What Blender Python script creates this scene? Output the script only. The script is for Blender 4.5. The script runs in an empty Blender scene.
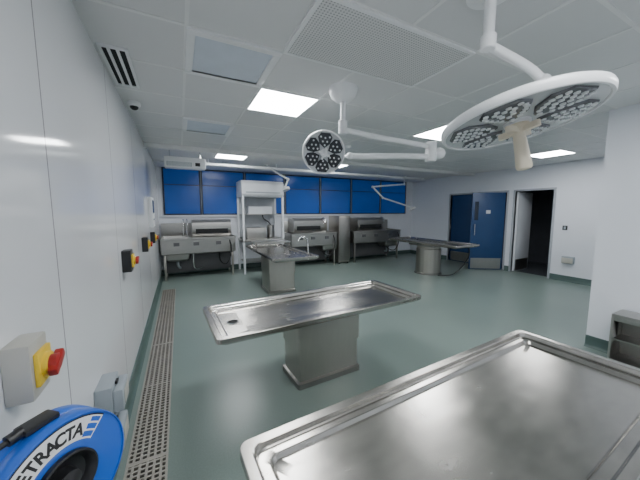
import bpy, bmesh, math, random
from mathutils import Vector, Matrix, Euler
random.seed(7)
C = bpy.context.scene.collection
pi = math.pi

# ------------------------------------------------------------------ materials
def new_mat(name):
    m = bpy.data.materials.new(name); m.use_nodes = True
    nt = m.node_tree
    return m, nt, nt.nodes['Principled BSDF']

def simple(name, col, rough=0.5, metal=0.0, var=0.06, scale=6.0, emis=None, estr=0, coat=0.0):
    m, nt, b = new_mat(name)
    tc = nt.nodes.new('ShaderNodeTexCoord')
    n = nt.nodes.new('ShaderNodeTexNoise'); n.inputs['Scale'].default_value = scale; n.inputs['Detail'].default_value = 4
    nt.links.new(tc.outputs['Object'], n.inputs['Vector'])
    r = nt.nodes.new('ShaderNodeValToRGB')
    r.color_ramp.elements[0].position = 0.3; r.color_ramp.elements[1].position = 0.7
    r.color_ramp.elements[0].color = [c*(1-var) for c in col]+[1]
    r.color_ramp.elements[1].color = [min(1, c*(1+var)) for c in col]+[1]
    nt.links.new(n.outputs['Fac'], r.inputs['Fac']); nt.links.new(r.outputs['Color'], b.inputs['Base Color'])
    b.inputs['Roughness'].default_value = rough; b.inputs['Metallic'].default_value = metal
    b.inputs['Coat Weight'].default_value = coat
    if emis:
        b.inputs['Emission Color'].default_value = list(emis)+[1]; b.inputs['Emission Strength'].default_value = estr
    return m

def steel(name, col=(.60,.585,.56), rough=.27, stretch=(1,1.6,1.6), bump=.015, cvar=.05, rvar=.03, s3=1.6, bd=.02, det=3):
    m, nt, b = new_mat(name)
    tc = nt.nodes.new('ShaderNodeTexCoord')
    mp = nt.nodes.new('ShaderNodeMapping'); mp.inputs['Scale'].default_value = stretch
    nt.links.new(tc.outputs['Object'], mp.inputs['Vector'])
    n = nt.nodes.new('ShaderNodeTexNoise'); n.inputs['Scale'].default_value = 9; n.inputs['Detail'].default_value = det
    nt.links.new(mp.outputs['Vector'], n.inputs['Vector'])
    n3 = nt.nodes.new('ShaderNodeTexNoise'); n3.inputs['Scale'].default_value = s3; n3.inputs['Detail'].default_value = 2
    nt.links.new(tc.outputs['Object'], n3.inputs['Vector'])
    ad = nt.nodes.new('ShaderNodeMath'); ad.operation = 'ADD'
    h = nt.nodes.new('ShaderNodeMath'); h.operation = 'MULTIPLY'; h.inputs[1].default_value = .5
    nt.links.new(n.outputs['Fac'], ad.inputs[0]); nt.links.new(n3.outputs['Fac'], ad.inputs[1])
    nt.links.new(ad.outputs[0], h.inputs[0])
    r = nt.nodes.new('ShaderNodeValToRGB'); r.color_ramp.elements[0].position = .35; r.color_ramp.elements[1].position = .65
    r.color_ramp.elements[0].color = [c*(1-cvar) for c in col]+[1]; r.color_ramp.elements[1].color = [min(1,c*(1+cvar)) for c in col]+[1]
    nt.links.new(h.outputs[0], r.inputs['Fac']); nt.links.new(r.outputs['Color'], b.inputs['Base Color'])
    mr = nt.nodes.new('ShaderNodeMapRange'); mr.inputs['From Min'].default_value = .35; mr.inputs['From Max'].default_value = .65
    mr.inputs['To Min'].default_value = rough-rvar; mr.inputs['To Max'].default_value = rough+rvar
    nt.links.new(h.outputs[0], mr.inputs['Value'])
    nt.links.new(mr.outputs['Result'], b.inputs['Roughness'])
    if bump:
        bp = nt.nodes.new('ShaderNodeBump'); bp.inputs['Strength'].default_value = bump; bp.inputs['Distance'].default_value = bd
        nt.links.new(n3.outputs['Fac'], bp.inputs['Height']); nt.links.new(bp.outputs['Normal'], b.inputs['Normal'])
    b.inputs['Metallic'].default_value = 1.0
    return m

M = {}
M['steel'] = steel('brushed_steel', (.45,.43,.40), .25, (1,2.0,2.0), .12, .10, .035, 2.2, .02, 3)
M['steel_soft'] = steel('satin_steel', (.44,.43,.41), .34, (1,2,2), .05)
M['steel_dark'] = steel('worn_steel', (.34,.33,.31), .34)
M['steel_v'] = steel('brushed_steel_upright', (.50,.47,.43), .32, (2.5,2.5,.5), 0, .03, .015, 1.0, .02, 1)
M['grating'] = simple('grating_steel', (.45,.42,.37), .42, .7, .08)
M['chrome'] = simple('chrome', (.75,.75,.76), .12, 1.0, .02)
M['white'] = simple('white_enamel', (.82,.83,.84), .32, 0, .02)
M['white_soft'] = simple('white_plastic', (.78,.79,.80), .45, 0, .03)
M['cab_white'] = simple('greyish_white_coating', (.68,.70,.73), .4, 0, .03)
M['cream'] = simple('cream_plastic', (.74,.66,.52), .45, 0, .03)
M['grey_plastic'] = simple('grey_plastic', (.33,.37,.40), .45, 0, .05)
M['beige_plastic'] = simple('beige_grey_plastic', (.48,.47,.42), .45, 0, .05)
M['dark_grey'] = simple('dark_grey_plastic', (.10,.10,.105), .45, 0, .05)
M['black'] = simple('black_plastic', (.015,.015,.017), .4, 0, .1)
M['rubber'] = simple('black_rubber', (.02,.02,.02), .6, 0, .1)
M['yellow'] = simple('yellow_plastic', (.85,.58,.04), .4, 0, .04)
M['red'] = simple('red_plastic', (.38,.022,.018), .35, 0, .05)
M['blue_reel'] = simple('blue_reel_plastic', (.010,.12,.60), .3, 0, .05, coat=.3)
M['blue_door'] = simple('blue_laminate', (.014,.052,.15), .4, 0, .05)
M['blue_glass'] = simple('blue_window_film_glow', (.004,.065,.32), .22, 0, .25, scale=.7, emis=(.0,.09,.42), estr=.16)  # faint emission added to brighten the blue film; the panes are no lamps
M['frame_dark'] = simple('dark_window_frame', (.01,.018,.045), .4, 0, .05)
M['base_green'] = simple('dark_green_skirting', (.07,.115,.105), .4, 0, .08)
M['dark'] = simple('cavity_shade', (.01,.011,.012), .8, 0, .2)  # near-black colour painted in for the shade inside slots, holes and drain
M['corridor'] = simple('corridor_darkness', (.04,.045,.055), .7, 0, .1)  # near-black colour stands in for the corridor having no light
M['led'] = simple('led_diffuser', (.95,.95,.95), .5, 0, 0, emis=(.95,.98,1.0), estr=35.0)
M['lens'] = simple('led_lens', (.88,.90,.92), .12, .35, .04)
M['lens_plate'] = simple('lamp_face_plate', (.60,.62,.64), .15, .1, .05)
M['pod'] = simple('grey_reflector_pod', (.13,.135,.145), .18, .4, .2)
M['petal'] = simple('dark_reflector_petal', (.06,.065,.075), .2, .4, .1)
M['screen'] = simple('dark_screen', (.02,.03,.05), .12, 0, .1)
M['paper'] = simple('white_label', (.85,.85,.85), .5, 0, .02)
M['sign'] = simple('pale_sign', (.60,.62,.66), .5, 0, .02)

def floor_mat():
    m, nt, b = new_mat('green_grey_vinyl')
    tc = nt.nodes.new('ShaderNodeTexCoord')
    n1 = nt.nodes.new('ShaderNodeTexNoise'); n1.inputs['Scale'].default_value = .7; n1.inputs['Detail'].default_value = 2
    n2 = nt.nodes.new('ShaderNodeTexNoise'); n2.inputs['Scale'].default_value = 110; n2.inputs['Detail'].default_value = 2
    for n in (n1, n2): nt.links.new(tc.outputs['Object'], n.inputs['Vector'])
    r = nt.nodes.new('ShaderNodeValToRGB'); r.color_ramp.elements[0].position=.3; r.color_ramp.elements[1].position=.7
    r.color_ramp.elements[0].color = (.178,.228,.206,1); r.color_ramp.elements[1].color = (.200,.254,.230,1)
    nt.links.new(n1.outputs['Fac'], r.inputs['Fac'])
    mx = nt.nodes.new('ShaderNodeMixRGB'); mx.blend_type = 'OVERLAY'; mx.inputs['Fac'].default_value = .2
    nt.links.new(r.outputs['Color'], mx.inputs['Color1']); nt.links.new(n2.outputs['Fac'], mx.inputs['Color2'])
    nt.links.new(mx.outputs['Color'], b.inputs['Base Color'])
    b.inputs['Roughness'].default_value = .30
    return m
M['floor'] = floor_mat()

def panel_mat(name, col, rough, axis, pitch, offset, var=.02, seam=.35, width=.006):
    m, nt, b = new_mat(name)
    tc = nt.nodes.new('ShaderNodeTexCoord'); sp = nt.nodes.new('ShaderNodeSeparateXYZ')
    nt.links.new(tc.outputs['Object'], sp.inputs[0])
    s = nt.nodes.new('ShaderNodeMath'); s.operation='SUBTRACT'; s.inputs[1].default_value = offset
    nt.links.new(sp.outputs[axis], s.inputs[0])
    d = nt.nodes.new('ShaderNodeMath'); d.operation='DIVIDE'; d.inputs[1].default_value = pitch
    nt.links.new(s.outputs[0], d.inputs[0])
    f = nt.nodes.new('ShaderNodeMath'); f.operation='FRACT'; nt.links.new(d.outputs[0], f.inputs[0])
    lt = nt.nodes.new('ShaderNodeMath'); lt.operation='LESS_THAN'; lt.inputs[1].default_value = width/pitch
    nt.links.new(f.outputs[0], lt.inputs[0])
    n = nt.nodes.new('ShaderNodeTexNoise'); n.inputs['Scale'].default_value = 1.2; n.inputs['Detail'].default_value=3
    nt.links.new(tc.outputs['Object'], n.inputs['Vector'])
    r = nt.nodes.new('ShaderNodeValToRGB')
    r.color_ramp.elements[0].color=[c*(1-var) for c in col]+[1]; r.color_ramp.elements[1].color=[min(1,c*(1+var)) for c in col]+[1]
    nt.links.new(n.outputs['Fac'], r.inputs['Fac'])
    mx = nt.nodes.new('ShaderNodeMixRGB'); mx.inputs['Color2'].default_value=[c*seam for c in col]+[1]
    nt.links.new(lt.outputs[0], mx.inputs['Fac']); nt.links.new(r.outputs['Color'], mx.inputs['Color1'])
    nt.links.new(mx.outputs['Color'], b.inputs['Base Color'])
    bp = nt.nodes.new('ShaderNodeBump'); bp.inputs['Strength'].default_value=.08; bp.inputs['Distance'].default_value=.03
    n5 = nt.nodes.new('ShaderNodeTexNoise'); n5.inputs['Scale'].default_value=.9; n5.inputs['Detail'].default_value=1
    nt.links.new(tc.outputs['Object'], n5.inputs['Vector'])
    nt.links.new(n5.outputs['Fac'], bp.inputs['Height']); nt.links.new(bp.outputs['Normal'], b.inputs['Normal'])
    b.inputs['Roughness'].default_value = rough
    return m
M['wall_gloss'] = panel_mat('glossy_hygienic_cladding', (.77,.78,.80), .08, 'Y', 1.22, 1.48-12.2, seam=.45, width=.010)
M['wall'] = simple('white_wall_paint', (.75,.77,.82), .45, 0, .02, scale=1.5)

def ceiling_mat():
    m, nt, b = new_mat('ceiling_tiles')
    tc = nt.nodes.new('ShaderNodeTexCoord'); sp = nt.nodes.new('ShaderNodeSeparateXYZ')
    nt.links.new(tc.outputs['Object'], sp.inputs[0])
    cs=[]
    for ax, off in (('X',.69-6.0),('Y',2.54-6.0)):
        s = nt.nodes.new('ShaderNodeMath'); s.operation='SUBTRACT'; s.inputs[1].default_value=off
        d = nt.nodes.new('ShaderNodeMath'); d.operation='DIVIDE'; d.inputs[1].default_value=.6
        f = nt.nodes.new('ShaderNodeMath'); f.operation='FLOOR'
        nt.links.new(sp.outputs[ax], s.inputs[0]); nt.links.new(s.outputs[0], d.inputs[0]); nt.links.new(d.outputs[0], f.inputs[0]); cs.append(f)
    cb = nt.nodes.new('ShaderNodeCombineXYZ'); nt.links.new(cs[0].outputs[0], cb.inputs[0]); nt.links.new(cs[1].outputs[0], cb.inputs[1])
    wn = nt.nodes.new('ShaderNodeTexWhiteNoise'); nt.links.new(cb.outputs[0], wn.inputs['Vector'])
    r = nt.nodes.new('ShaderNodeValToRGB'); r.color_ramp.elements[0].color=(.67,.67,.675,1); r.color_ramp.elements[1].color=(.715,.715,.72,1)
    nt.links.new(wn.outputs['Value'], r.inputs['Fac']); nt.links.new(r.outputs['Color'], b.inputs['Base Color'])
    b.inputs['Roughness'].default_value=.42
    return m
M['ceiling'] = ceiling_mat()
M['tbar'] = simple('ceiling_grid_bar', (.78,.78,.78), .5, 0, .02)

def perf_mat():
    m, nt, b = new_mat('perforated_metal_tile')
    tc = nt.nodes.new('ShaderNodeTexCoord'); sp = nt.nodes.new('ShaderNodeSeparateXYZ')
    nt.links.new(tc.outputs['Object'], sp.inputs[0])
    parts=[]
    for ax in 'XY':
        mu = nt.nodes.new('ShaderNodeMath'); mu.operation='MULTIPLY'; mu.inputs[1].default_value=1/.020
        f = nt.nodes.new('ShaderNodeMath'); f.operation='FRACT'
        s = nt.nodes.new('ShaderNodeMath'); s.operation='SUBTRACT'; s.inputs[1].default_value=.5
        p = nt.nodes.new('ShaderNodeMath'); p.operation='MULTIPLY'
        nt.links.new(sp.outputs[ax], mu.inputs[0]); nt.links.new(mu.outputs[0], f.inputs[0]); nt.links.new(f.outputs[0], s.inputs[0])
        nt.links.new(s.outputs[0], p.inputs[0]); nt.links.new(s.outputs[0], p.inputs[1]); parts.append(p)
    a = nt.nodes.new('ShaderNodeMath'); a.operation='ADD'; nt.links.new(parts[0].outputs[0], a.inputs[0]); nt.links.new(parts[1].outputs[0], a.inputs[1])
    lt = nt.nodes.new('ShaderNodeMath'); lt.operation='LESS_THAN'; lt.inputs[1].default_value=.075
    nt.links.new(a.outputs[0], lt.inputs[0])
    mx = nt.nodes.new('ShaderNodeMixRGB'); mx.inputs['Color1'].default_value=(.68,.68,.68,1); mx.inputs['Color2'].default_value=(.34,.345,.35,1)
    nt.links.new(lt.outputs[0], mx.inputs['Fac']); nt.links.new(mx.outputs['Color'], b.inputs['Base Color'])
    b.inputs['Roughness'].default_value=.5
    return m
M['perf'] = perf_mat()

# ------------------------------------------------------------------ mesh helpers
class MB:
    def __init__(s): s.bm = bmesh.new(); s.mats=[]
    def _mi(s, mat):
        if mat is None: return 0
        if mat not in s.mats: s.mats.append(mat)
        return s.mats.index(mat)
    def _merge(s, b2, mat, smooth=False, mtx=None):
        if mtx is not None: bmesh.ops.transform(b2, matrix=mtx, verts=b2.verts)
        mi = s._mi(mat)
        mp = {}
        for v in b2.verts: mp[v] = s.bm.verts.new(v.co)
        for f in b2.faces:
            try:
                nf = s.bm.faces.new([mp[v] for v in f.verts]); nf.material_index = mi; nf.smooth = True
            except ValueError: pass
        b2.free()
    def box(s, x0,x1,y0,y1,z0,z1, mat=None, bev=0.0, mtx=None, seg=2):
        b2 = bmesh.new(); bmesh.ops.create_cube(b2, size=1)
        for v in b2.verts:
            v.co = Vector(((x0+x1)/2+v.co.x*(x1-x0), (y0+y1)/2+v.co.y*(y1-y0), (z0+z1)/2+v.co.z*(z1-z0)))
        if bev: bmesh.ops.bevel(b2, geom=b2.edges[:], offset=bev, segments=seg, profile=.6, affect='EDGES')
        s._merge(b2, mat, mtx=mtx); return s
    def prism(s, pts, axis, a0, a1, mat=None):
        b2 = bmesh.new()
        def mk(p, a):
            if axis=='x': return (a,p[0],p[1])
            if axis=='y': return (p[0],a,p[1])
            return (p[0],p[1],a)
        A=[b2.verts.new(mk(p,a0)) for p in pts]; B=[b2.verts.new(mk(p,a1)) for p in pts]
        b2.faces.new(A); b2.faces.new(B[::-1])
        n=len(pts)
        for i in range(n): b2.faces.new([A[i],B[i],B[(i+1)%n],A[(i+1)%n]])
        bmesh.ops.recalc_face_normals(b2, faces=b2.faces)
        s._merge(b2, mat); return s
    def loops(s, L, mat=None, cap0=True, cap1=True, closed=True, mtx=None):
        b2 = bmesh.new()
        V=[[b2.verts.new(p) for p in l] for l in L]
        n=len(L[0])
        for a,b in zip(V[:-1],V[1:]):
            for i in range(n if closed else n-1):
                j=(i+1)%n
                b2.faces.new([a[i],a[j],b[j],b[i]])
        if cap0: b2.faces.new(V[0][::-1])
        if cap1: b2.faces.new(V[-1])
        s._merge(b2, mat, mtx=mtx); return s
    def lathe(s, prof, mat=None, n=32, mtx=None, cap0=True, cap1=True, flute=0, fn=0):
        L=[]
        for r,z in prof:
            L.append([((r*(1+flute*math.cos(fn*2*pi*i/n)))*math.cos(2*pi*i/n), (r*(1+flute*math.cos(fn*2*pi*i/n)))*math.sin(2*pi*i/n), z) for i in range(n)])
        return s.loops(L, mat, cap0, cap1, mtx=mtx)
    def arc_band(s, r0, r1, z0, z1, a0, a1, mat=None, n=40, mtx=None):
        L=[]
        for i in range(n+1):
            a=a0+(a1-a0)*i/n; c,sn=math.cos(a),math.sin(a)
            L.append([(r0*c,r0*sn,z0),(r1*c,r1*sn,z0),(r1*c,r1*sn,z1),(r0*c,r0*sn,z1)])
        return s.loops(L, mat, mtx=mtx)
    def cyl(s, p0, p1, r, mat=None, n=16, r1=None, bev=0):
        p0=Vector(p0); p1=Vector(p1); d=p1-p0; L=d.length
        q = Vector((0,0,1)).rotation_difference(d.normalized()).to_matrix().to_4x4()
        mtx = Matrix.Translation(p0) @ q
        r1 = r if r1 is None else r1
        prof=[(r,0),(r1,L)]
        if bev: prof=[(r-bev,0),(r,bev),(r1,L-bev),(r1-bev,L)]
        return s.lathe(prof, mat, n, mtx)
    def sphere(s, c, r, mat=None, sc=(1,1,1)):
        b2=bmesh.new(); bmesh.ops.create_uvsphere(b2, u_segments=20, v_segments=12, radius=r)
        s._merge(b2, mat, mtx=Matrix.Translation(c)@Matrix.Diagonal((*sc,1))); return s
    def tube(s, pts, r, mat=None, n=12, sub=6):
        P=[Vector(p) for p in pts]
        if sub>1 and len(P)>2:
            Q=[P[0]*2-P[1]]+P+[P[-1]*2-P[-2]]; out=[]
            for i in range(1,len(Q)-2):
                for k in range(sub):
                    t=k/sub; a,b,c,d=Q[i-1],Q[i],Q[i+1],Q[i+2]
                    out.append(.5*((2*b)+(-a+c)*t+(2*a-5*b+4*c-d)*t*t+(-a+3*b-3*c+d)*t**3))
            out.append(P[-1]); P=out
        L=[]; up=Vector((0,0,1)); prev=None
        for i,p in enumerate(P):
            t=(P[min(i+1,len(P)-1)]-P[max(i-1,0)]).normalized()
            if prev is None:
                a = up if abs(t.z)<.9 else Vector((1,0,0)); x=t.cross(a).normalized()
            else: x=(prev-t*prev.dot(t)).normalized()
            prev=x; y=t.cross(x)
            L.append([p+x*r*math.cos(2*pi*k/n)+y*r*math.sin(2*pi*k/n) for k in range(n)])
        return s.loops(L, mat)
    def obj(s, name, parent=None, mat=None, label=None, angle=35):
        bmesh.ops.remove_doubles(s.bm, verts=s.bm.verts, dist=1e-6)
        bmesh.ops.recalc_face_normals(s.bm, faces=s.bm.faces)
        me=bpy.data.meshes.new(name); s.bm.to_mesh(me); s.bm.free()
        for m in (s.mats or [mat or M['white']]): me.materials.append(m)
        me.set_sharp_from_angle(angle=math.radians(angle))
        o=bpy.data.objects.new(name, me); C.objects.link(o)
        if parent: o.parent=parent
        if label: o['label']=label
        return o

def rrect(hx, hy, r, z, n=6, cx=0, cy=0):
    pts=[]
    for qx,qy,a0 in ((1,1,0),(-1,1,pi/2),(-1,-1,pi),(1,-1,3*pi/2)):
        for k in range(n+1):
            a=a0+pi/2*k/n
            pts.append((cx+qx*(hx-r)+r*math.cos(a), cy+qy*(hy-r)+r*math.sin(a), z))
    return pts

def thing(name, label, category, loc=(0,0,0), rz=0, group=None):
    e=bpy.data.objects.new(name, None); e.empty_display_size=.1; C.objects.link(e)
    e.location=loc; e.rotation_euler=(0,0,rz); e['label']=label; e['category']=category
    if group: e['group']=group
    return e
def struct(o): o['kind']='structure'; return o
def top(o, label, category, group=None):
    o['label']=label; o['category']=category
    if group: o['group']=group
    return o
def clone(src, loc, rz=None, label=None):
    n=src.copy(); C.objects.link(n); n.location=loc
    if rz is not None: n.rotation_euler=(0,0,rz)
    if label: n['label']=label
    for c in list(src.children):
        d=c.copy(); C.objects.link(d); d.parent=n
        for g in list(c.children):
            h=g.copy(); C.objects.link(h); h.parent=d
    return n

# ------------------------------------------------------------------ room shell
XL=-.456; XR=7.8; YB=7.8; YF=-1.3; H=2.7
DX0,DX1,DY0,DY1=-.375,-.14,.2,6.35
b=MB()
for (x0,x1,y0,y1) in ((XL-.1,DX0,YF-.1,YB+.1),(DX1,XR+.15,YF-.1,YB+.1),(DX0,DX1,YF-.1,DY0),(DX0,DX1,DY1,YB+.1)):
    b.box(x0,x1,y0,y1,-.12,0,M['floor'])
b.box(DX0,DX1,DY0,DY1,-.12,-.09,M['dark'])
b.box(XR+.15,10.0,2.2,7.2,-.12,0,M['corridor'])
struct(b.obj('floor'))
struct(MB().box(XL-.1,10.0,YF-.1,YB+.1,H,H+.1,M['ceiling']).obj('ceiling'))
struct(MB().box(XL-.1,XL,YF-.1,YB+.1,0,H,M['wall_gloss']).obj('wall_left'))
struct(MB().box(XL,XR,YF-.1,YF,0,H,M['wall']).obj('wall_front'))
struct(MB().box(XL,XR+.15,YB,YB+.1,0,H,M['wall']).obj('wall_back'))
b=MB(); T=.15
O1=(3.36,4.19); O2=(4.40,6.12); DH=2.1
for (y0,y1,z0,z1) in ((1.4,O1[0],0,H),(O1[1],O2[0],0,H),(O2[1],YB,0,H),(O1[0],O1[1],DH,H),(O2[0],O2[1],DH,H)):
    b.box(XR,XR+T,y0,y1,z0,z1,M['wall'])
struct(b.obj('wall_right'))
struct(MB().box(4.27,XR+T,YF,1.4,0,H,M['wall']).obj('wall_corner'))
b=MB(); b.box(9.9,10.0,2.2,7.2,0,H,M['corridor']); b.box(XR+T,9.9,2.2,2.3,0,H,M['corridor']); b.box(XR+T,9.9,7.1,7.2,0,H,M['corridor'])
struct(b.obj('wall_corridor'))
def skirt(name, y0=None,y1=None,x0=None,x1=None, axis='y', pos=0, sgn=1, h=.13):
    t=.012; c=.03
    prof=[(0,0),(t+c,0),(t+c*.35,c*.35),(t,c),(t,h),(0,h+.004)]
    b=MB()
    if axis=='y': b.prism([(pos+sgn*p[0],p[1]) for p in prof],'y',y0,y1,M['base_green'])
    else: b.prism([(pos+sgn*p[0],p[1]) for p in prof],'x',x0,x1,M['base_green'])
    return struct(b.obj(name))
skirt('baseboard_left',y0=YF,y1=YB,pos=XL,sgn=1)
skirt('baseboard_back',x0=XL,x1=XR,axis='x',pos=YB,sgn=-1)
skirt('baseboard_right',y0=1.4,y1=O1[0]-.05,pos=XR,sgn=-1)
skirt('baseboard_middle',y0=O1[1]+.05,y1=O2[0]-.05,pos=XR,sgn=-1)
skirt('baseboard_far',y0=O2[1]+.05,y1=YB,pos=XR,sgn=-1)
skirt('baseboard_corner',y0=YF,y1=1.4,pos=4.27,sgn=-1)
b=MB()
xs=[.69+.6*k for k in range(-1,12)]; ys=[2.54+.6*k for k in range(-6,5)]
for x in xs: b.box(x-.011,x+.011,YF,5.4,H-.004,H,M['tbar'])
for y in ys: b.box(XL,XR,y-.011,y+.011,H-.0035,H,M['tbar'])
struct(b.obj('trim_1'))
b=MB(); b.box(XL,XR,5.36,5.46,H-.07,H,M['tbar'],.004)
struct(b.obj('trim_2'))
struct(MB().box(XL,XR,7.15,YB,H-.045,H,M['wall'],.004).obj('trim_6'))

wb=[-.34,.52,1.62,2.77,3.93,5.07,6.28,7.46]
for i,(a,c) in enumerate(zip(wb[:-1],wb[1:])):
    b=MB(); z0,z1=1.50,2.65; f=.034; yy=YB; g=.005
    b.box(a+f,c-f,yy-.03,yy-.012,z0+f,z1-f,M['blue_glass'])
    for (x0,x1,q0,q1) in ((a+g,a+f+g,z0,z1),(c-f-g,c-g,z0,z1),(a+f+g,c-f-g,z0,z0+f),(a+f+g,c-f-g,z1-f,z1)):
        b.box(x0,x1,yy-.045,yy-.001,q0,q1,M['frame_dark'],.003)
    b.box(a+f,c-f,yy-.034,yy-.03,(z0+z1)/2+.16,(z0+z1)/2+.18,M['frame_dark'])
    struct(b.obj('window_%d'%(i+1)))
for i,x in enumerate(wb[1:-1]):
    struct(MB().box(x-.005,x+.005,YB-.05,YB-.001,1.5,2.65,M['grey_plastic']).obj('trim_%d'%(10+i)))
struct(MB().box(-.40,7.5,YB-.07,YB,1.455,1.495,M['wall'],.006).obj('trim_3'))

def leaf(name, hinge, ang, w, sgn, sign=True):
    b=MB()
    y0,y1=(0,w) if sgn>0 else (-w,0)
    b.box(-.022,.022,y0,y1,.01,DH-.01,M['blue_door'],.003)
    o=struct(b.obj(name)); o.location=(hinge[0],hinge[1],0); o.rotation_euler=(0,0,ang)
    MB().box(-.026,-.022,y0+.03,y1-.03,.03,.32,M['steel_soft']).obj('kick_plate',o)
    MB().box(.022,.026,y0+.03,y1-.03,.03,.32,M['steel_soft']).obj('kick_plate',o)
    ye = y1-.08 if sgn>0 else y0+.08
    for sx in (-1,1):
        h=MB()
        h.cyl((sx*.06,ye,.95),(sx*.06,ye,1.25),.01,M['chrome']); h.cyl((sx*.02,ye,.98),(sx*.06,ye,.98),.008,M['chrome']); h.cyl((sx*.02,ye,1.22),(sx*.06,ye,1.22),.008,M['chrome'])
        h.obj('handle',o)
    if sign:
        ym=(y0+y1)/2
        MB().box(-.026,-.022,ym-.055,ym+.055,1.53,1.62,M['sign']).obj('sign_plate',o)
    MB().box(-.025,.025,ye-.05-.04*sgn,ye+.05-.04*sgn,1.35,1.85,M['screen'],.004).obj('vision_panel',o)
    return o
M['grey_frame']=simple('grey_door_frame',(.40,.42,.46),.4,0,.04)
leaf('door_1',(XR-.03,O2[0]+.03),math.radians(58),.84,1)
leaf('door_2',(XR+.05,O2[1]-.03),0,.84,-1,False)
def dframe(name,y0,y1):
    b=MB()
    b.box(XR-.02,XR+T+.01,y0-.045,y0,0,DH+.045,M['grey_frame'],.004)
    b.box(XR-.02,XR+T+.01,y1,y1+.045,0,DH+.045,M['grey_frame'],.004)
    b.box(XR-.02,XR+T+.01,y0,y1,DH,DH+.045,M['grey_frame'],.004)
    return struct(b.obj(name))
dframe('trim_4',*O1); dframe('trim_5',*O2)
b=MB().box(0,.74,-.022,.022,.01,2.08,M['wall'],.003)
o=struct(b.obj('door_3')); o.location=(XR+.04,O1[1]-.03,0); o.rotation_euler=(0,0,math.radians(3))
MB().box(.05,.70,-.027,-.022,.03,.32,M['steel_soft']).obj('kick_plate',o)

# ------------------------------------------------------------------ floor drain grating
b=MB()
fw=.014
b.box(DX0,DX0+fw,DY0,DY1,-.03,.002,M['grating']); b.box(DX1-fw,DX1,DY0,DY1,-.03,.002,M['grating'])
g=6
for k in range(1,g):
    x=DX0+(DX1-DX0)*k/g; b.box(x-.007,x+.007,DY0,DY1,-.010,.001,M['grating'])
y=DY0
while y<DY1:
    b.box(DX0+fw,DX1-fw,y,y+.014,-.010,.0005,M['grating']); y+=.036
for k in range(0,8):
    y=DY0+k*(DY1-DY0)/7; y=min(max(y,DY0+.01),DY1-.01)
    b.box(DX0+fw,DX1-fw,y-.012,y+.012,-.03,.002,M['grating'])
top(b.obj('drain_grating'),'long narrow stainless floor drain grating beside the wall','floor drain')

# ------------------------------------------------------------------ ceiling fittings
def led_panel(loc,label='square recessed LED ceiling panel glowing white'):
    e=thing('ceiling_light',label,'ceiling light',loc,group='LED ceiling panels')
    b=MB()
    for (x0,x1,y0,y1) in ((-.3,.3,-.3,-.28),(-.3,.3,.28,.3),(-.3,-.28,-.28,.28),(.28,.3,-.28,.28)): b.box(x0,x1,y0,y1,-.012,-.0,M['white'])
    b.obj('frame',e)
    MB().box(-.28,.28,-.28,.28,-.009,-.001,M['led']).obj('diffuser',e)
    return e
p=led_panel((.99,2.84,H))
for l in ((3.39,2.84,H),(6.45,2.9,H),(.99,5.9,H),(3.39,5.9,H),(.99,-.16,H),(3.39,-.16,H)):  # front pair, out of view, added for light; back middle panel guessed from lit benches
    clone(p,l)
M['hatch']=simple('pale_blue_grey_hatch',(.62,.67,.75),.4,0,.04)
def hatch(loc):
    e=thing('ceiling_hatch','square framed ceiling panel with pale grey insert','ceiling panel',loc,group='framed ceiling hatches')
    b=MB()
    w=.3
    for (x0,x1,y0,y1) in ((-w,w,-w,-w+.05),(-w,w,w-.05,w),(-w,-w+.05,-w+.05,w-.05),(w-.05,w,-w+.05,w-.05)): b.box(x0,x1,y0,y1,-.02,0,M['white'],.003)
    b.obj('frame',e)
    MB().box(-w+.05,w-.05,-w+.05,w-.05,-.008,0,M['hatch']).obj('panel',e)
    return e
h=hatch((.39,2.24,H)); clone(h,(.39,4.04,H))
e=thing('ceiling_diffuser','large rectangular perforated metal air diffuser set in ceiling','air diffuser',(1.29,1.64,H))
MB().box(-.575,.575,-.275,.275,-.012,-.002,M['perf']).obj('perforated_plate',e)
b=MB()
for (x0,x1,y0,y1) in ((-.6,.6,-.3,-.275),(-.6,.6,.275,.3),(-.6,-.575,-.275,.275),(.575,.6,-.275,.275)): b.box(x0,x1,y0,y1,-.016,0,M['white'],.003)
b.obj('frame',e)
e=thing('slot_vent','white ceiling slot vent with three dark slots','air vent',(-.35,2.72,H))
b=MB(); w=.085; l=.33
b.box(-w,w,-l,-l+.02,-.014,0,M['white']); b.box(-w,w,l-.02,l,-.014,0,M['white'])
for x in (-w,-w+.0475,-w+.1,-w+.152): b.box(x,x+.018,-l+.02,l-.02,-.014,0,M['white'])
b.obj('frame',e)
MB().box(-w+.001,w-.001,-l+.02,l-.02,-.004,-.0005,M['dark']).obj('slot',e)
e=thing('security_camera','small white dome camera with dark lens at ceiling','security camera',(-.36,3.48,H))
MB().lathe([(.055,0),(.058,-.03),(.045,-.045)],M['white'],24).obj('housing',e)
MB().sphere((0,0,-.045),.038,M['black'],(1,1,.9)).obj('lens_dome',e)
e=thing('smoke_detector','small round white smoke detector on ceiling','smoke detector',(2.6,4.1,H))
MB().lathe([(.05,0),(.052,-.02),(.035,-.04),(.015,-.045)],M['white'],24).obj('housing',e)
e=thing('air_unit','white boxy unit hanging from ceiling near wall','air unit',(.14,5.75,2.47))
MB().box(-.34,.34,-.12,.14,-.1,.09,M['white'],.02).obj('housing',e)
b=MB(); b.box(-.30,.1,-.125,-.118,-.075,.0,M['grey_plastic'])
for k in range(4): b.box(-.29,.09,-.129,-.124,-.07+k*.018,-.062+k*.018,M['white'])
b.obj('front_grille',e)
MB().box(.16,.24,-.126,-.118,-.06,.0,M['black'],.002).obj('sensor_window',e)
for x in (-.25,.25): MB().cyl((x,0,.08),(x,0,.23),.01,M['chrome']).obj('hanger',e)
e=thing('service_rail','long slim white service rail hanging below ceiling','rail',(3.3,6.45,H))
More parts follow.
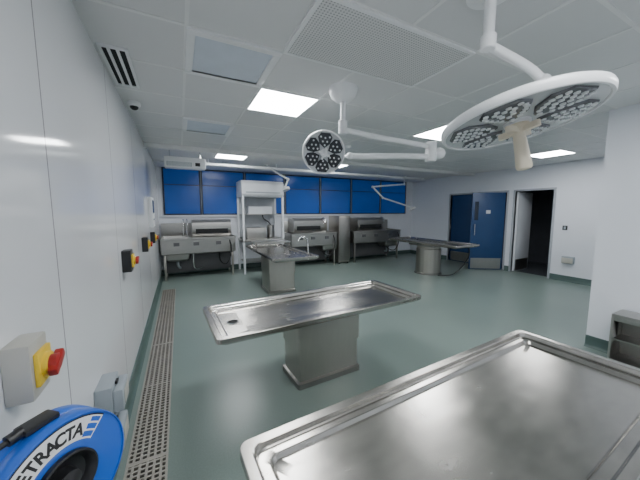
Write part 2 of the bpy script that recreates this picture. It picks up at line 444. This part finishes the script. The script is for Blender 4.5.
MB().box(-2.9,3.6,-.025,.025,-.13,-.08,M['white'],.006).obj('rail',e)
for x in (-2.7,-1.2,.3,1.8,3.3): MB().cyl((x,0,-.09),(x,0,0),.01,M['white']).obj('hanger',e)

# ------------------------------------------------------------------ autopsy tables
def table_top(e, L, W, zt, drain=-1, hole=True):
    hx,hy=L/2,W/2
    b=MB()
    dd=drain if hole else 1
    last = rrect(.10,.12,.03,zt-.058,cx=drain*(hx-.34)) if hole else rrect(hx-.46,hy-.22,.04,zt-.052,cx=-.06)
    lp=[rrect(hx-.05,hy-.05,.03,zt-.07),rrect(hx-.006,hy-.006,.035,zt-.040),rrect(hx,hy,.04,zt-.036),rrect(hx,hy,.04,zt-.004),rrect(hx-.003,hy-.003,.038,zt),
        rrect(hx-.036,hy-.036,.05,zt),rrect(hx-.040,hy-.040,.05,zt-.003),rrect(hx-.046,hy-.046,.05,zt-.022),rrect(hx-.052,hy-.052,.05,zt-.026),rrect(hx-.085,hy-.085,.045,zt-.027),
        rrect(hx-.089,hy-.089,.045,zt-.029),rrect(hx-.098,hy-.098,.04,zt-.044),rrect(hx-.104,hy-.104,.04,zt-.047),
        rrect((hx-.20),hy-.15,.04,zt-.048,cx=-dd*.06),last]
    b.loops(lp,M['steel'])
    b.obj('table_top',e, angle=20)
    if hole:
        dx=drain*(hx-.19)
        b=MB(); b.lathe([(.052,0),(.052,.006),(.040,.009)],M['chrome'],24,Matrix.Translation((dx,0,zt-.050)),cap1=False)
        b.lathe([(.040,0),(.040,.0075)],M['dark'],24,Matrix.Translation((dx,0,zt-.050)))
        b.obj('drain_outlet',e)

def box_pedestal(e, w, d, zt, cx=0):
    b=MB()
    b.loops([rrect(w/2,d/2,.03,.0,cx=cx),rrect(w/2,d/2,.03,.05,cx=cx),rrect(w/2-.02,d/2-.02,.03,.06,cx=cx)],M['steel_dark']); b.obj('plinth',e)
    zs=zt*.5
    b=MB(); b.loops([rrect(w/2-.022,d/2-.022,.02,.06,cx=cx),rrect(w/2-.022,d/2-.022,.02,zs,cx=cx)],M['steel_v']); b.obj('lower_pedestal',e)
    b=MB(); b.loops([rrect(w/2-.010,d/2-.010,.02,zs-.02,cx=cx),rrect(w/2-.010,d/2-.010,.02,zt-.13,cx=cx),rrect(w/2-.04,d/2-.04,.02,zt-.12,cx=cx),rrect(w/2-.04,d/2-.04,.02,zt-.065,cx=cx)],M['steel_v']); b.obj('upper_pedestal',e)

e1=thing('autopsy_table','stainless steel autopsy table, wide shallow basin with raised rim','autopsy table',(1.215,.66,0),math.radians(2.9))
table_top(e1,2.08,.80,.72,drain=1,hole=False); box_pedestal(e1,.65,.40,.72)
e2=thing('autopsy_table','stainless steel autopsy table on rectangular pedestal with round drain hole','autopsy table',(1.19,2.37,0),math.radians(2.9))
table_top(e2,2.05,.78,.72,drain=-1); box_pedestal(e2,.69,.40,.72,cx=.02)

e3=thing('autopsy_table','stainless dissection table with sink end and raised instrument bridge','autopsy table',(1.74,5.35,0),math.radians(90))
table_top(e3,2.1,.85,.82,drain=-1); box_pedestal(e3,.6,.56,.82)
b=MB(); b.cyl((-.7,-.36,.80),(-.7,-.36,1.02),.014,M['chrome']); b.tube([(-.7,-.36,1.0),(-.7,-.32,1.1),(-.7,-.22,1.12),(-.7,-.16,1.05)],.013,M['chrome']); b.obj('faucet',e3)
b=MB(); b.box(.25,.65,-.38,.38,.93,.95,M['steel_soft'],.004)
for x in (.28,.62):
    for y in (-.36,.36): b.cyl((x,y,.81),(x,y,.935),.012,M['steel'])
b.obj('instrument_bridge',e3)

e4=thing('autopsy_table','stainless dissection table on round drum pedestal','autopsy table',(5.72,5.08,0),math.radians(90))
table_top(e4,2.2,.85,.84,drain=-1)
b=MB(); b.lathe([(.34,0),(.34,.03),(.315,.04)],M['steel_dark'],48); b.obj('plinth',e4)
b=MB(); b.lathe([(.30,.04),(.30,.64),(.28,.66),(.28,.72)],M['steel_v'],128,flute=.008,fn=16); b.obj('pedestal',e4)
b=MB(); b.box(-.4,.4,-.30,.30,.715,.772,M['steel_dark'],.01); b.obj('support_frame',e4)
b=MB(); b.tube([(-.9,-.3,.80),(-.9,-.3,.5),(-.7,-.1,.1),(-.4,.1,.02)],.014,M['rubber']); b.obj('drain_hose',e4)

# ------------------------------------------------------------------ surgical lamps
def kite(b, a, r0, r1, half, z, mat):
    pr=[(r0,0),(r0+(r1-r0)*.30,half*.72),(r0+(r1-r0)*.72,half),(r1,half*.62),(r1,-half*.62),(r0+(r1-r0)*.72,-half),(r0+(r1-r0)*.30,-half*.72)]
    ca,sa=math.cos(a),math.sin(a)
    cxp=(r0+r1)/2
    L=[]
    for s_,zz in ((1,z),(.97,z-.008),(.90,z-.012)):
        L.append([((cxp+(x-cxp)*s_)*ca-(y*s_)*sa,(cxp+(x-cxp)*s_)*sa+(y*s_)*ca,zz) for x,y in pr])
    b.loops(L,mat)

def lamp_head(parent, R, c, normal_down, spin=0, n=6, dense=True, name='lamp_head'):
    q=Vector((0,0,-1)).rotation_difference(Vector(normal_down).normalized())
    h=bpy.data.objects.new(name,None); h.empty_display_size=.1; C.objects.link(h); h.parent=parent
    h.location=c; h.rotation_mode='QUATERNION'; h.rotation_quaternion=q
    b=MB(); b.lathe([(R*.945,-.020),(R*.955,-.026),(R*.985,-.026),(R,-.018),(R*1.01,.0),(R,.010),(R*.95,.020),(R*.75,.030),(R*.4,.040),(R*.18,.045),(R*.17,.07),(R*.05,.075)],M['white'],64,cap0=False); b.obj('housing',h)
    b=MB(); b.lathe([(R*.955,-.020),(R*.90,-.017)],M['lens_plate'],64,cap0=False,cap1=True); b.obj('face_plate',h)
    for k in range(n):
        a=2*pi*k/n+spin
        ca,sa=math.cos(a),math.sin(a)
        b=MB()
        if dense:
            r0,r1,half=R*.24,R*.87,R*.87*math.sin(pi/n)*.68
            kite(b,a,r0,r1,half,-.018,M['pod'])
            pts=[(.32,0)]
            for rr,m in ((.40,2),(.48,3),(.56,4),(.64,4),(.72,5),(.80,4)):
                wd=.60*half/R*min(1,(rr-.2)/.42)*1.25*(.85 if rr>.78 else 1)
                for j in range(m): pts.append((rr,-wd+2*wd*j/(m-1)))
            lr=R*.034
            for (u,v) in pts:
                u*=R; v*=R
                b.lathe([(lr,0),(lr*.95,-.005),(lr*.5,-.006)],M['lens'],9,Matrix.Translation((u*ca-v*sa,u*sa+v*ca,-.030)),cap0=False)
        else:
            r0,r1,half=R*.22,R*.89,R*.89*math.sin(pi/n)*.76
            kite(b,a,r0,r1,half,-.018,M['petal'])
            for (u,v) in ((.36,0),(.52,.10),(.52,-.10),(.68,0),(.72,.20),(.72,-.20)):
                lr=R*.048
                b.lathe([(lr,0),(lr*.9,-.006)],M['lens'],6,Matrix.Translation((R*(u*ca-v*sa),R*(u*sa+v*ca),-.030)),cap0=False)
        b.obj('led_module',h)
    b=MB(); b.lathe([(R*.17,-.017),(R*.165,-.03),(R*.11,-.034)],M['white'],32); b.obj('hub',h)
    return h

def handle(h, mat, s=1.0, L=.13):
    b=MB()
    b.lathe([(.032*s,-.03),(.030*s,-.045),(.020*s,-.055)],mat,20)
    b.lathe([(.021*s,-.045),(.017*s,-.07),(.018*s,-.10),(.023*s,-L-.03),(.019*s,-L-.04),(.006*s,-L-.045)],mat,20)
    b.loops([rrect(.062*s,.010*s,.009*s,-.045),rrect(.062*s,.010*s,.009*s,-.070)],mat)
    b.loops([rrect(.010*s,.062*s,.009*s,-.045),rrect(.010*s,.062*s,.009*s,-.070)],mat)
    return b.obj('handle',h,label='removable moulded handle')

def W(p, base): return Vector(p)-Vector(base)
BL=Vector((1.43,.79,2.03))
base=(1.43,.95,H)
bl=thing('surgical_lamp','large round white surgical lamp with clustered LEDs, beige handle','surgical lamp',base)
nd=Vector((.05,-.19,-1)).normalized()
b=MB(); b.lathe([(.11,0),(.11,-.03),(.05,-.05),(.04,-.06)],M['white'],32); b.obj('ceiling_mount',bl)
b=MB(); b.cyl(W((1.43,.95,2.66),base),W((1.43,.95,2.44),base),.026,M['white'],20); b.cyl(W((1.43,.95,2.48),base),W((1.43,.95,2.41),base),.036,M['white'],24,bev=.006); b.obj('drop_tube',bl)
hubp=BL-nd*.10
b=MB(); b.tube([W((1.43,.95,2.43),base),W((1.50,.94,2.42),base),W((1.64,.87,2.34),base),W((1.72,.83,2.27),base)],.022,M['white'],16)
b.sphere(W((1.72,.83,2.27),base),.035,M['white'])
b.tube([W((1.72,.83,2.27),base),W((1.68,.81,2.19),base),W(hubp,base)],.018,M['white'],16)
b.cyl(W(hubp,base),W(BL-nd*.04,base),.04,M['white'],24)
b.obj('support_arm',bl)
hd=lamp_head(bl,.325,W(BL,base),nd,.3)
handle(hd,M['cream'],1.45,.20)

base=(1.37,2.25,H)
sl=thing('surgical_lamp','round white surgical lamp head on long double-jointed arm','surgical lamp',base)
SL=Vector((1.235,2.37,2.145))
b=MB(); b.lathe([(.13,0),(.13,-.02),(.115,-.07),(.07,-.11),(.04,-.12)],M['white'],32); b.obj('ceiling_mount',sl)
b=MB(); b.cyl(W((1.37,2.25,2.60),base),W((1.37,2.25,2.33),base),.024,M['white'],20); b.cyl(W((1.37,2.25,2.42),base),W((1.37,2.25,2.30),base),.04,M['white'],24,bev=.006); b.obj('drop_tube',sl)
J=Vector((2.36,2.12,2.20))
b=MB(); b.tube([W((1.37,2.25,2.34),base),W((1.7,2.21,2.31),base),W((2.1,2.15,2.28),base),W(J+Vector((0,0,.06)),base)],.024,M['white'],14); b.obj('horizontal_arm',sl)
b=MB(); b.cyl(W(J+Vector((0,0,.11)),base),W(J-Vector((0,0,.09)),base),.055,M['white'],24,bev=.01); b.sphere(W(J+Vector((.09,-.02,-.0)),base),.06,M['white'],(1.3,1,1)); b.obj('elbow_joint',sl)
b=MB(); b.tube([W(J-Vector((0,0,.04)),base),W((2.0,2.20,2.15),base),W((1.62,2.29,2.13),base),W((1.50,2.33,2.13),base)],.028,M['white'],14)
b.sphere(W((1.50,2.33,2.13),base),.035,M['white'])
b.obj('spring_arm',sl)
nd2=Vector((-.35,-.85,-.38)).normalized()
b=MB(); b.tube([W((1.50,2.33,2.13),base),W((1.46,2.42,2.14),base),W(SL-nd2*.12,base),W(SL-nd2*.06,base)],.016,M['white'],12); b.obj('yoke',sl)
hd2=lamp_head(sl,.20,W(SL,base),nd2,.2,n=6,dense=False)
handle(hd2,M['white_soft'],.9,.07)

# ------------------------------------------------------------------ left wall items
def isolator(loc, encl, label, k=1.0):
    e=thing('isolator_switch',label,'switch',loc,group='rotary isolator switches on the wall')
    MB().box(0,.062*k,-.058*k,.058*k,-.085*k,.085*k,encl,.008).obj('enclosure',e)
    MB().box(.062*k,.074*k,-.045*k,.045*k,-.05*k,.05*k,M['yellow'],.004).lathe([(.036,0),(.036,.010),(.03,.012)],M['yellow'],24,Matrix.Translation((.074*k,0,0))@Matrix.Rotation(pi/2,4,'Y')).obj('face_plate',e)
    b=MB(); b.lathe([(.026,0),(.026,.018),(.020,.022)],M['red'],24,Matrix.Translation((.074*k+.011,0,0))@Matrix.Rotation(pi/2,4,'Y'))
    b.box(.074*k+.013,.074*k+.036,-.040,.040,-.014,.014,M['red'],.006,mtx=Matrix.Rotation(.5,4,'X'))
    b.obj('rotary_knob',e)
    return e
isolator((XL,1.085,1.14),M['beige_plastic'],'beige wall isolator with yellow plate and red rotary knob',1.0)
s0=isolator((XL,2.88,1.17),M['black'],'black wall isolator with yellow plate and red knob',1.1)
for l in ((XL,4.30,1.16),(XL,5.50,1.15)): clone(s0,l)
def socket(loc):
    e=thing('power_socket','grey surface-mounted waterproof socket box with lid','socket',loc,group='grey socket boxes low on the wall')
    MB().box(0,.080,-.095,.095,-.080,.080,M['grey_plastic'],.008).obj('back_box',e)
    MB().box(.080,.128,-.090,.090,-.073,.055,M['grey_plastic'],.012).box(.128,.131,-.06,.06,-.045,.035,M['beige_plastic'],.002).obj('lid',e)
    MB().box(.080,.093,-.02,.02,.058,.074,M['black'],.002).obj('rocker',e)
    return e
k=socket((XL,1.88,.555)); clone(k,(XL,1.80,.375))
e=thing('control_panel','white wall control panel with dark display','control panel',(XL,5.55,1.58))
MB().box(0,.06,-.18,.18,-.25,.25,M['white'],.008).obj('enclosure',e)
MB().box(.06,.064,-.13,.13,-.02,.20,M['screen'],.002).obj('display',e)
for y in (-.09,-.03,.03,.09): MB().cyl((.06,y,-.12),(.07,y,-.12),.014,M['grey_plastic']).obj('button',e)

# hose reel
RC=Vector((-.297,.806,.980))
ra=math.radians(50)
hr=thing('hose_reel','blue retractable hose reel with white lettered band and black hub','hose reel',RC,ra)
R=.145
rot=Matrix.Rotation(pi/2,4,'X')   # lathe z -> -y
b=MB()
b.lathe([(R*.38,.036),(R*.42,.045),(R*.965,.045),(R*.97,.049),(R*.985,.049),(R,.040),(R*1.0,.012),(R*.975,.004),(R*1.0,-.004),(R*1.0,-.032),(R*.95,-.048),(R*.3,-.050)],M['blue_reel'],64,rot,cap0=False)
b.obj('housing',hr)
b=MB(); b.arc_band(R*.58,R*.93,.044,.0475,math.radians(168),math.radians(46),M['paper'],48,rot); b.obj('label_band',hr)
b=MB(); b.lathe([(R*.46,.044),(R*.46,.056),(R*.43,.058),(R*.39,.052),(R*.34,.037),(R*.20,.030),(R*.18,.058),(R*.1,.062)],M['black'],48,rot,cap0=False); b.obj('hub',hr)
for j,(s0_,s1_) in enumerate(((.61,.69),(.72,.80),(.83,.90))):
    MB().arc_band(R*s0_,R*s1_,.0476,.0482,math.radians(63-2*j),math.radians(48),M['blue_reel'],10,rot).obj('stripe',hr)
MB().arc_band(R*.925,R*.945,.0476,.0482,math.radians(168),math.radians(46),M['black'],40,rot).obj('border_line',hr)
b=MB()
inv=Matrix.Rotation(-ra,4,'Z')
b.box(-.159,-.143,-.05,.10,-.08,.08,M['blue_reel'],.004,mtx=inv)
b.box(-.146,-.01,.03,.06,-.05,.05,M['blue_reel'],.004,mtx=inv)
b.obj('bracket',hr)
b=MB(); b.box(-.045,.02,-.02,.02,R*.98,R*1.08,M['black'],.005); b.cyl((-.04,0,R*1.04),(-.065,0,R*1.02),.012,M['black'],16); b.obj('hose_outlet',hr)
b=MB(); b.tube([(-.06,0,R*1.02),(-.11,0,R*.93),(-.145,.0,R*.45),(-.16,.0,-R*.2),(-.155,.0,-R*1.0)],.006,M['rubber']); b.obj('hose',hr)
def text_arc(txt, r, size, a0, da, yoff, parent, mat, name, sx=.80):
    bm=bmesh.new()
    for i,ch in enumerate(txt):
        cu=bpy.data.curves.new('t','FONT'); cu.body=ch; cu.size=size; cu.extrude=.0005; cu.align_x='CENTER'; cu.offset=.0012
        to=bpy.data.objects.new('t',cu); C.objects.link(to); bpy.context.view_layer.update()
        dg=bpy.context.evaluated_depsgraph_get(); me=bpy.data.meshes.new_from_object(to.evaluated_get(dg))
        a=a0-da*i
        mt=Matrix.Translation((0,yoff,0))@rot@Matrix.Rotation(a-pi/2,4,'Z')@Matrix.Translation((0,r,0))@Matrix.Diagonal((sx,1,1,1))
        me.transform(mt); bm.from_mesh(me)
        bpy.data.objects.remove(to); bpy.data.curves.remove(cu); bpy.data.meshes.remove(me)
    me=bpy.data.meshes.new(name); bm.to_mesh(me); bm.free(); me.materials.append(mat)
    o=bpy.data.objects.new(name,me); C.objects.link(o); o.parent=parent
    return o
text_arc('RETRACTA', R*.65, R*.28, math.radians(142.5), math.radians(10.2), -.048, hr, M['black'], 'lettering')

# ------------------------------------------------------------------ back wall equipment
def bench(label, x0, x1, hood):
    cx=(x0+x1)/2; w=(x1-x0)/2
    e=thing('sink_bench',label,'steel sink bench',(cx,7.40,0))
    h0,h1=hood[0]-cx,hood[1]-cx
    b=MB()
    b.loops([rrect(w-.03,.32,.02,.60),rrect(w-.01,.35,.02,.62),rrect(w-.01,.35,.02,.93),rrect(w,.36,.03,.94),rrect(w,.36,.03,.985),rrect(w-.03,.33,.03,.985),rrect(w-.05,.31,.03,.90),rrect(w-.1,.26,.03,.88)],M['steel_soft'])
    b.obj('worktop',e)
    bc=(h0-w)/2 if h0+w>.5 else (h1+w)/2
    bw=.26
    b=MB(); b.loops([rrect(bw-.08,.18,.03,.42,cx=bc),rrect(bw-.02,.25,.05,.47,cx=bc),rrect(bw,.27,.05,.605,cx=bc)],M['steel_soft']); b.obj('basin',e)
    MB().box(-w+.06,w-.06,.16,.20,.10,.605,M['dark_grey'],.003).obj('shade_panel',e)  # dark sheet added to stand for the shadow under the bench
    b=MB(); b.box(-w,w,.33,.37,.98,1.30,M['steel_soft'],.005); b.obj('backsplash',e)
    for sx in (-1,1):
        for yy in (-.27,.27):
            MB().box(sx*(w-.08)-.022,sx*(w-.08)+.022,yy-.022,yy+.022,0,.61,M['steel_v'],.003).obj('leg',e)
    MB().tube([(bc,0,.43),(bc,0,.30),(bc+.04,.06,.22),(bc+.04,.17,.22)],.028,M['grey_plastic']).obj('waste_pipe',e)
    MB().tube([(bc+.34,-.1,.61),(bc+.34,-.1,.3),(bc+.40,0,.18),(bc+.55,.14,.18)],.018,M['chrome']).obj('supply_pipe',e)
    b=MB(); b.prism([(.33,.99),(-.10,.99),(-.14,1.05),(-.16,1.14),(-.14,1.32),(-.08,1.38),(.33,1.39)],'x',h0,h1,M['steel_soft'])
    b.obj('extract_hood',e)
    MB().box(h0+.08,h1-.08,-.168,-.10,1.06,1.17,M['dark'],.004).obj('extract_slot',e)
    for j,fx in enumerate((h0-.18 if h0+w>.3 else h1+.18, h1+.15 if w-h1>.3 else h0-.10)):
        b=MB(); b.cyl((fx,.24,.98),(fx,.24,1.2),.018,M['chrome']); b.tube([(fx,.24,1.18),(fx,.22,1.36),(fx,.10,1.38),(fx,.02,1.24)],.014,M['chrome'])
        b.cyl((fx-.05,.24,1.08),(fx+.05,.24,1.08),.012,M['chrome']); b.obj('faucet',e)
    for q in (-.6,-.1,.5): MB().box(w*q-.06,w*q+.06,-.37,-.345,.80,.88,M['dark_grey'],.004).obj('control_box',e)
    MB().tube([(w-.15,-.36,.9),(w-.12,-.40,.7),(w-.16,-.38,.45),(w-.25,-.3,.30),(w-.35,-.1,.36),(w-.35,.1,.60)],.014,M['rubber']).obj('spray_hose',e)
    return e
bench('long stainless steel sink bench with extract hood under windows',-.42,1.22,(.25,1.15))
bench('stainless steel sink bench with hood beside white safety cabinet',2.68,4.15,(2.85,3.75))
bench('stainless steel sink bench with hood near room corner',4.72,6.6,(5.0,6.0))

M['back_grey']=simple('pale_grey_back_panel',(.42,.44,.47),.35,0,.03)
e=thing('safety_cabinet','tall white open-framed cabinet with hooded top and steel equipment','cabinet',(1.93,7.33,0))
w=.54
b=MB(); b.prism([(.40,2.36),(-.26,2.36),(-.33,2.28),(-.33,2.02),(-.27,1.96),(.40,1.96)],'x',-w,w,M['cab_white']); b.obj('hood',e)
for sx in (-1,1):
    for yy in (-.3,.37): MB().box(sx*(w-.025)-.025,sx*(w-.025)+.025,yy-.025,yy+.025,0,1.97,M['cab_white'],.003).obj('post',e)
MB().box(-w+.05,w-.05,.37,.39,.9,1.96,M['back_grey'],.003).obj('back_panel',e)
MB().box(-w,w,-.34,.38,.82,.87,M['steel_soft'],.006).obj('worktop',e)
MB().box(-w+.05,w-.05,.02,.36,1.50,1.52,M['steel_soft'],.002).obj('shelf',e)
MB().box(-.40,.10,-.15,.30,.87,1.16,M['steel_soft'],.015).obj('instrument_housing',e)
b=MB(); b.cyl((.28,.05,.87),(.28,.05,1.22),.09,M['steel_soft'],24,bev=.012); b.obj('steel_canister',e)
MB().box(-.30,.34,.08,.32,1.52,1.72,M['cab_white'],.012).obj('electrical_box',e)
MB().tube([(.10,.2,1.52),(.12,.16,1.40),(.24,.1,1.30),(.28,.05,1.22)],.014,M['rubber']).obj('hose',e)
MB().box(-.44,.44,-.345,-.33,2.05,2.08,M['grey_plastic'],.002).obj('handle',e)
MB().box(-w+.05,w-.05,-.25,.30,.28,.30,M['steel_soft'],.002).obj('lower_shelf',e)

e=thing('storage_cabinet','narrow stainless steel cabinet with dark door between benches','cabinet',(4.43,7.42,0))
MB().box(-.2,.2,-.3,.34,.05,1.45,M['steel_v'],.008).obj('body',e)
MB().box(-.18,.18,-.315,-.301,.1,1.4,M['steel_dark'],.004).obj('door',e)
MB().cyl((.13,-.34,.8),(.13,-.34,1.0),.008,M['chrome']).box(.125,.135,-.34,-.31,.8,.815,M['chrome']).box(.125,.135,-.34,-.31,.985,1.0,M['chrome']).obj('handle',e)
for sx in (-.15,.15):
    for sy in (-.25,.28): MB().cyl((sx,sy,0),(sx,sy,.06),.02,M['black']).obj('foot',e)

def arm_lamp(base, pts, label, hd):
    e=thing('examination_lamp',label,'lamp',base)
    b=MB(); b.lathe([(.06,0),(.06,-.02),(.03,-.04)],M['white'],24); b.obj('ceiling_mount',e)
    P=[Vector(p)-Vector(base) for p in pts]
    b=MB(); b.cyl((0,0,-.02),P[0],.02,M['white'])
    b.obj('drop_tube',e)
    for a,c in zip(P[:-1],P[1:]):
        MB().cyl(a,c,.024,M['white']).sphere(c,.036,M['white']).sphere(a,.036,M['white']).obj('arm',e)
    q=Vector((0,0,1)).rotation_difference(-Vector(hd).normalized()).to_matrix().to_4x4()
    mt=Matrix.Translation(P[-1]+Vector(hd).normalized()*.03)@q
    MB().lathe([(.10,-.05),(.105,-.04),(.10,0),(.03,.03)],M['white'],28,mt).obj('lamp_shade',e)
    MB().lathe([(.08,-.052),(.06,-.056)],M['lens'],28,mt).obj('lens',e)
arm_lamp((1.95,6.7,H),[(1.95,6.7,2.66),(2.5,6.75,2.40),(2.42,6.75,2.2)],'small white examination lamp on jointed ceiling arm',(.2,-.4,-1))
arm_lamp((6.45,6.8,H),[(6.45,6.8,2.45),(5.20,6.8,2.32),(5.6,6.8,2.0),(6.75,6.75,1.72)],'white examination lamp on long folding ceiling arm',(.3,-.4,-1))

e=thing('light_switch','dark square light switch plate on white wall','switch',(XR,3.1,1.22))
MB().box(-.012,0,-.045,.045,-.05,.05,M['black'],.003).obj('plate',e)
MB().box(-.018,-.012,-.02,.02,-.03,.03,M['grey_plastic'],.002).obj('rocker',e)
e=thing('outlet_box','grey surface outlet box with lid on white wall','outlet',(XR,2.98,.5))
MB().box(-.07,0,-.11,.11,-.08,.08,M['grey_plastic'],.008).obj('back_box',e)
MB().box(-.085,-.07,-.10,.10,-.07,.05,M['beige_plastic'],.006).obj('lid',e)

e=thing('steel_stand','stainless steel open-front stand against white wall','stand',(4.14,.95,0))
b=MB(); zt=.54
for (x0,x1,y0,y1,z0,z1) in ((-.17,.10,-.45,.17,zt-.03,zt),(-.17,.10,-.45,-.43,.0,zt-.03),(-.17,.10,.15,.17,.0,zt-.03),(-.17,.10,-.43,.15,.04,.06),(-.17,-.15,-.43,.15,zt-.07,zt-.03)):
    b.box(x0,x1,y0,y1,z0,z1,M['steel_soft'],.003)
b.obj('frame',e)
MB().box(.08,.10,-.43,.15,.06,zt-.03,M['steel_dark']).obj('back_panel',e)
MB().box(-.14,.08,-.43,.15,.26,.275,M['steel_soft']).obj('shelf',e)

# ------------------------------------------------------------------ world & camera
w=bpy.data.worlds.new('World'); bpy.context.scene.world=w; w.use_nodes=True
w.node_tree.nodes['Background'].inputs[0].default_value=(.02,.025,.04,1); w.node_tree.nodes['Background'].inputs[1].default_value=.3
cam=bpy.data.cameras.new('camera'); co=bpy.data.objects.new('camera',cam); C.objects.link(co)
cam.sensor_width=36; cam.lens=277/640*36; cam.clip_start=.02
co.location=(0,0,1.6); co.rotation_euler=(math.radians(90-5.98),0,math.radians(-26.8))
bpy.context.scene.camera=co
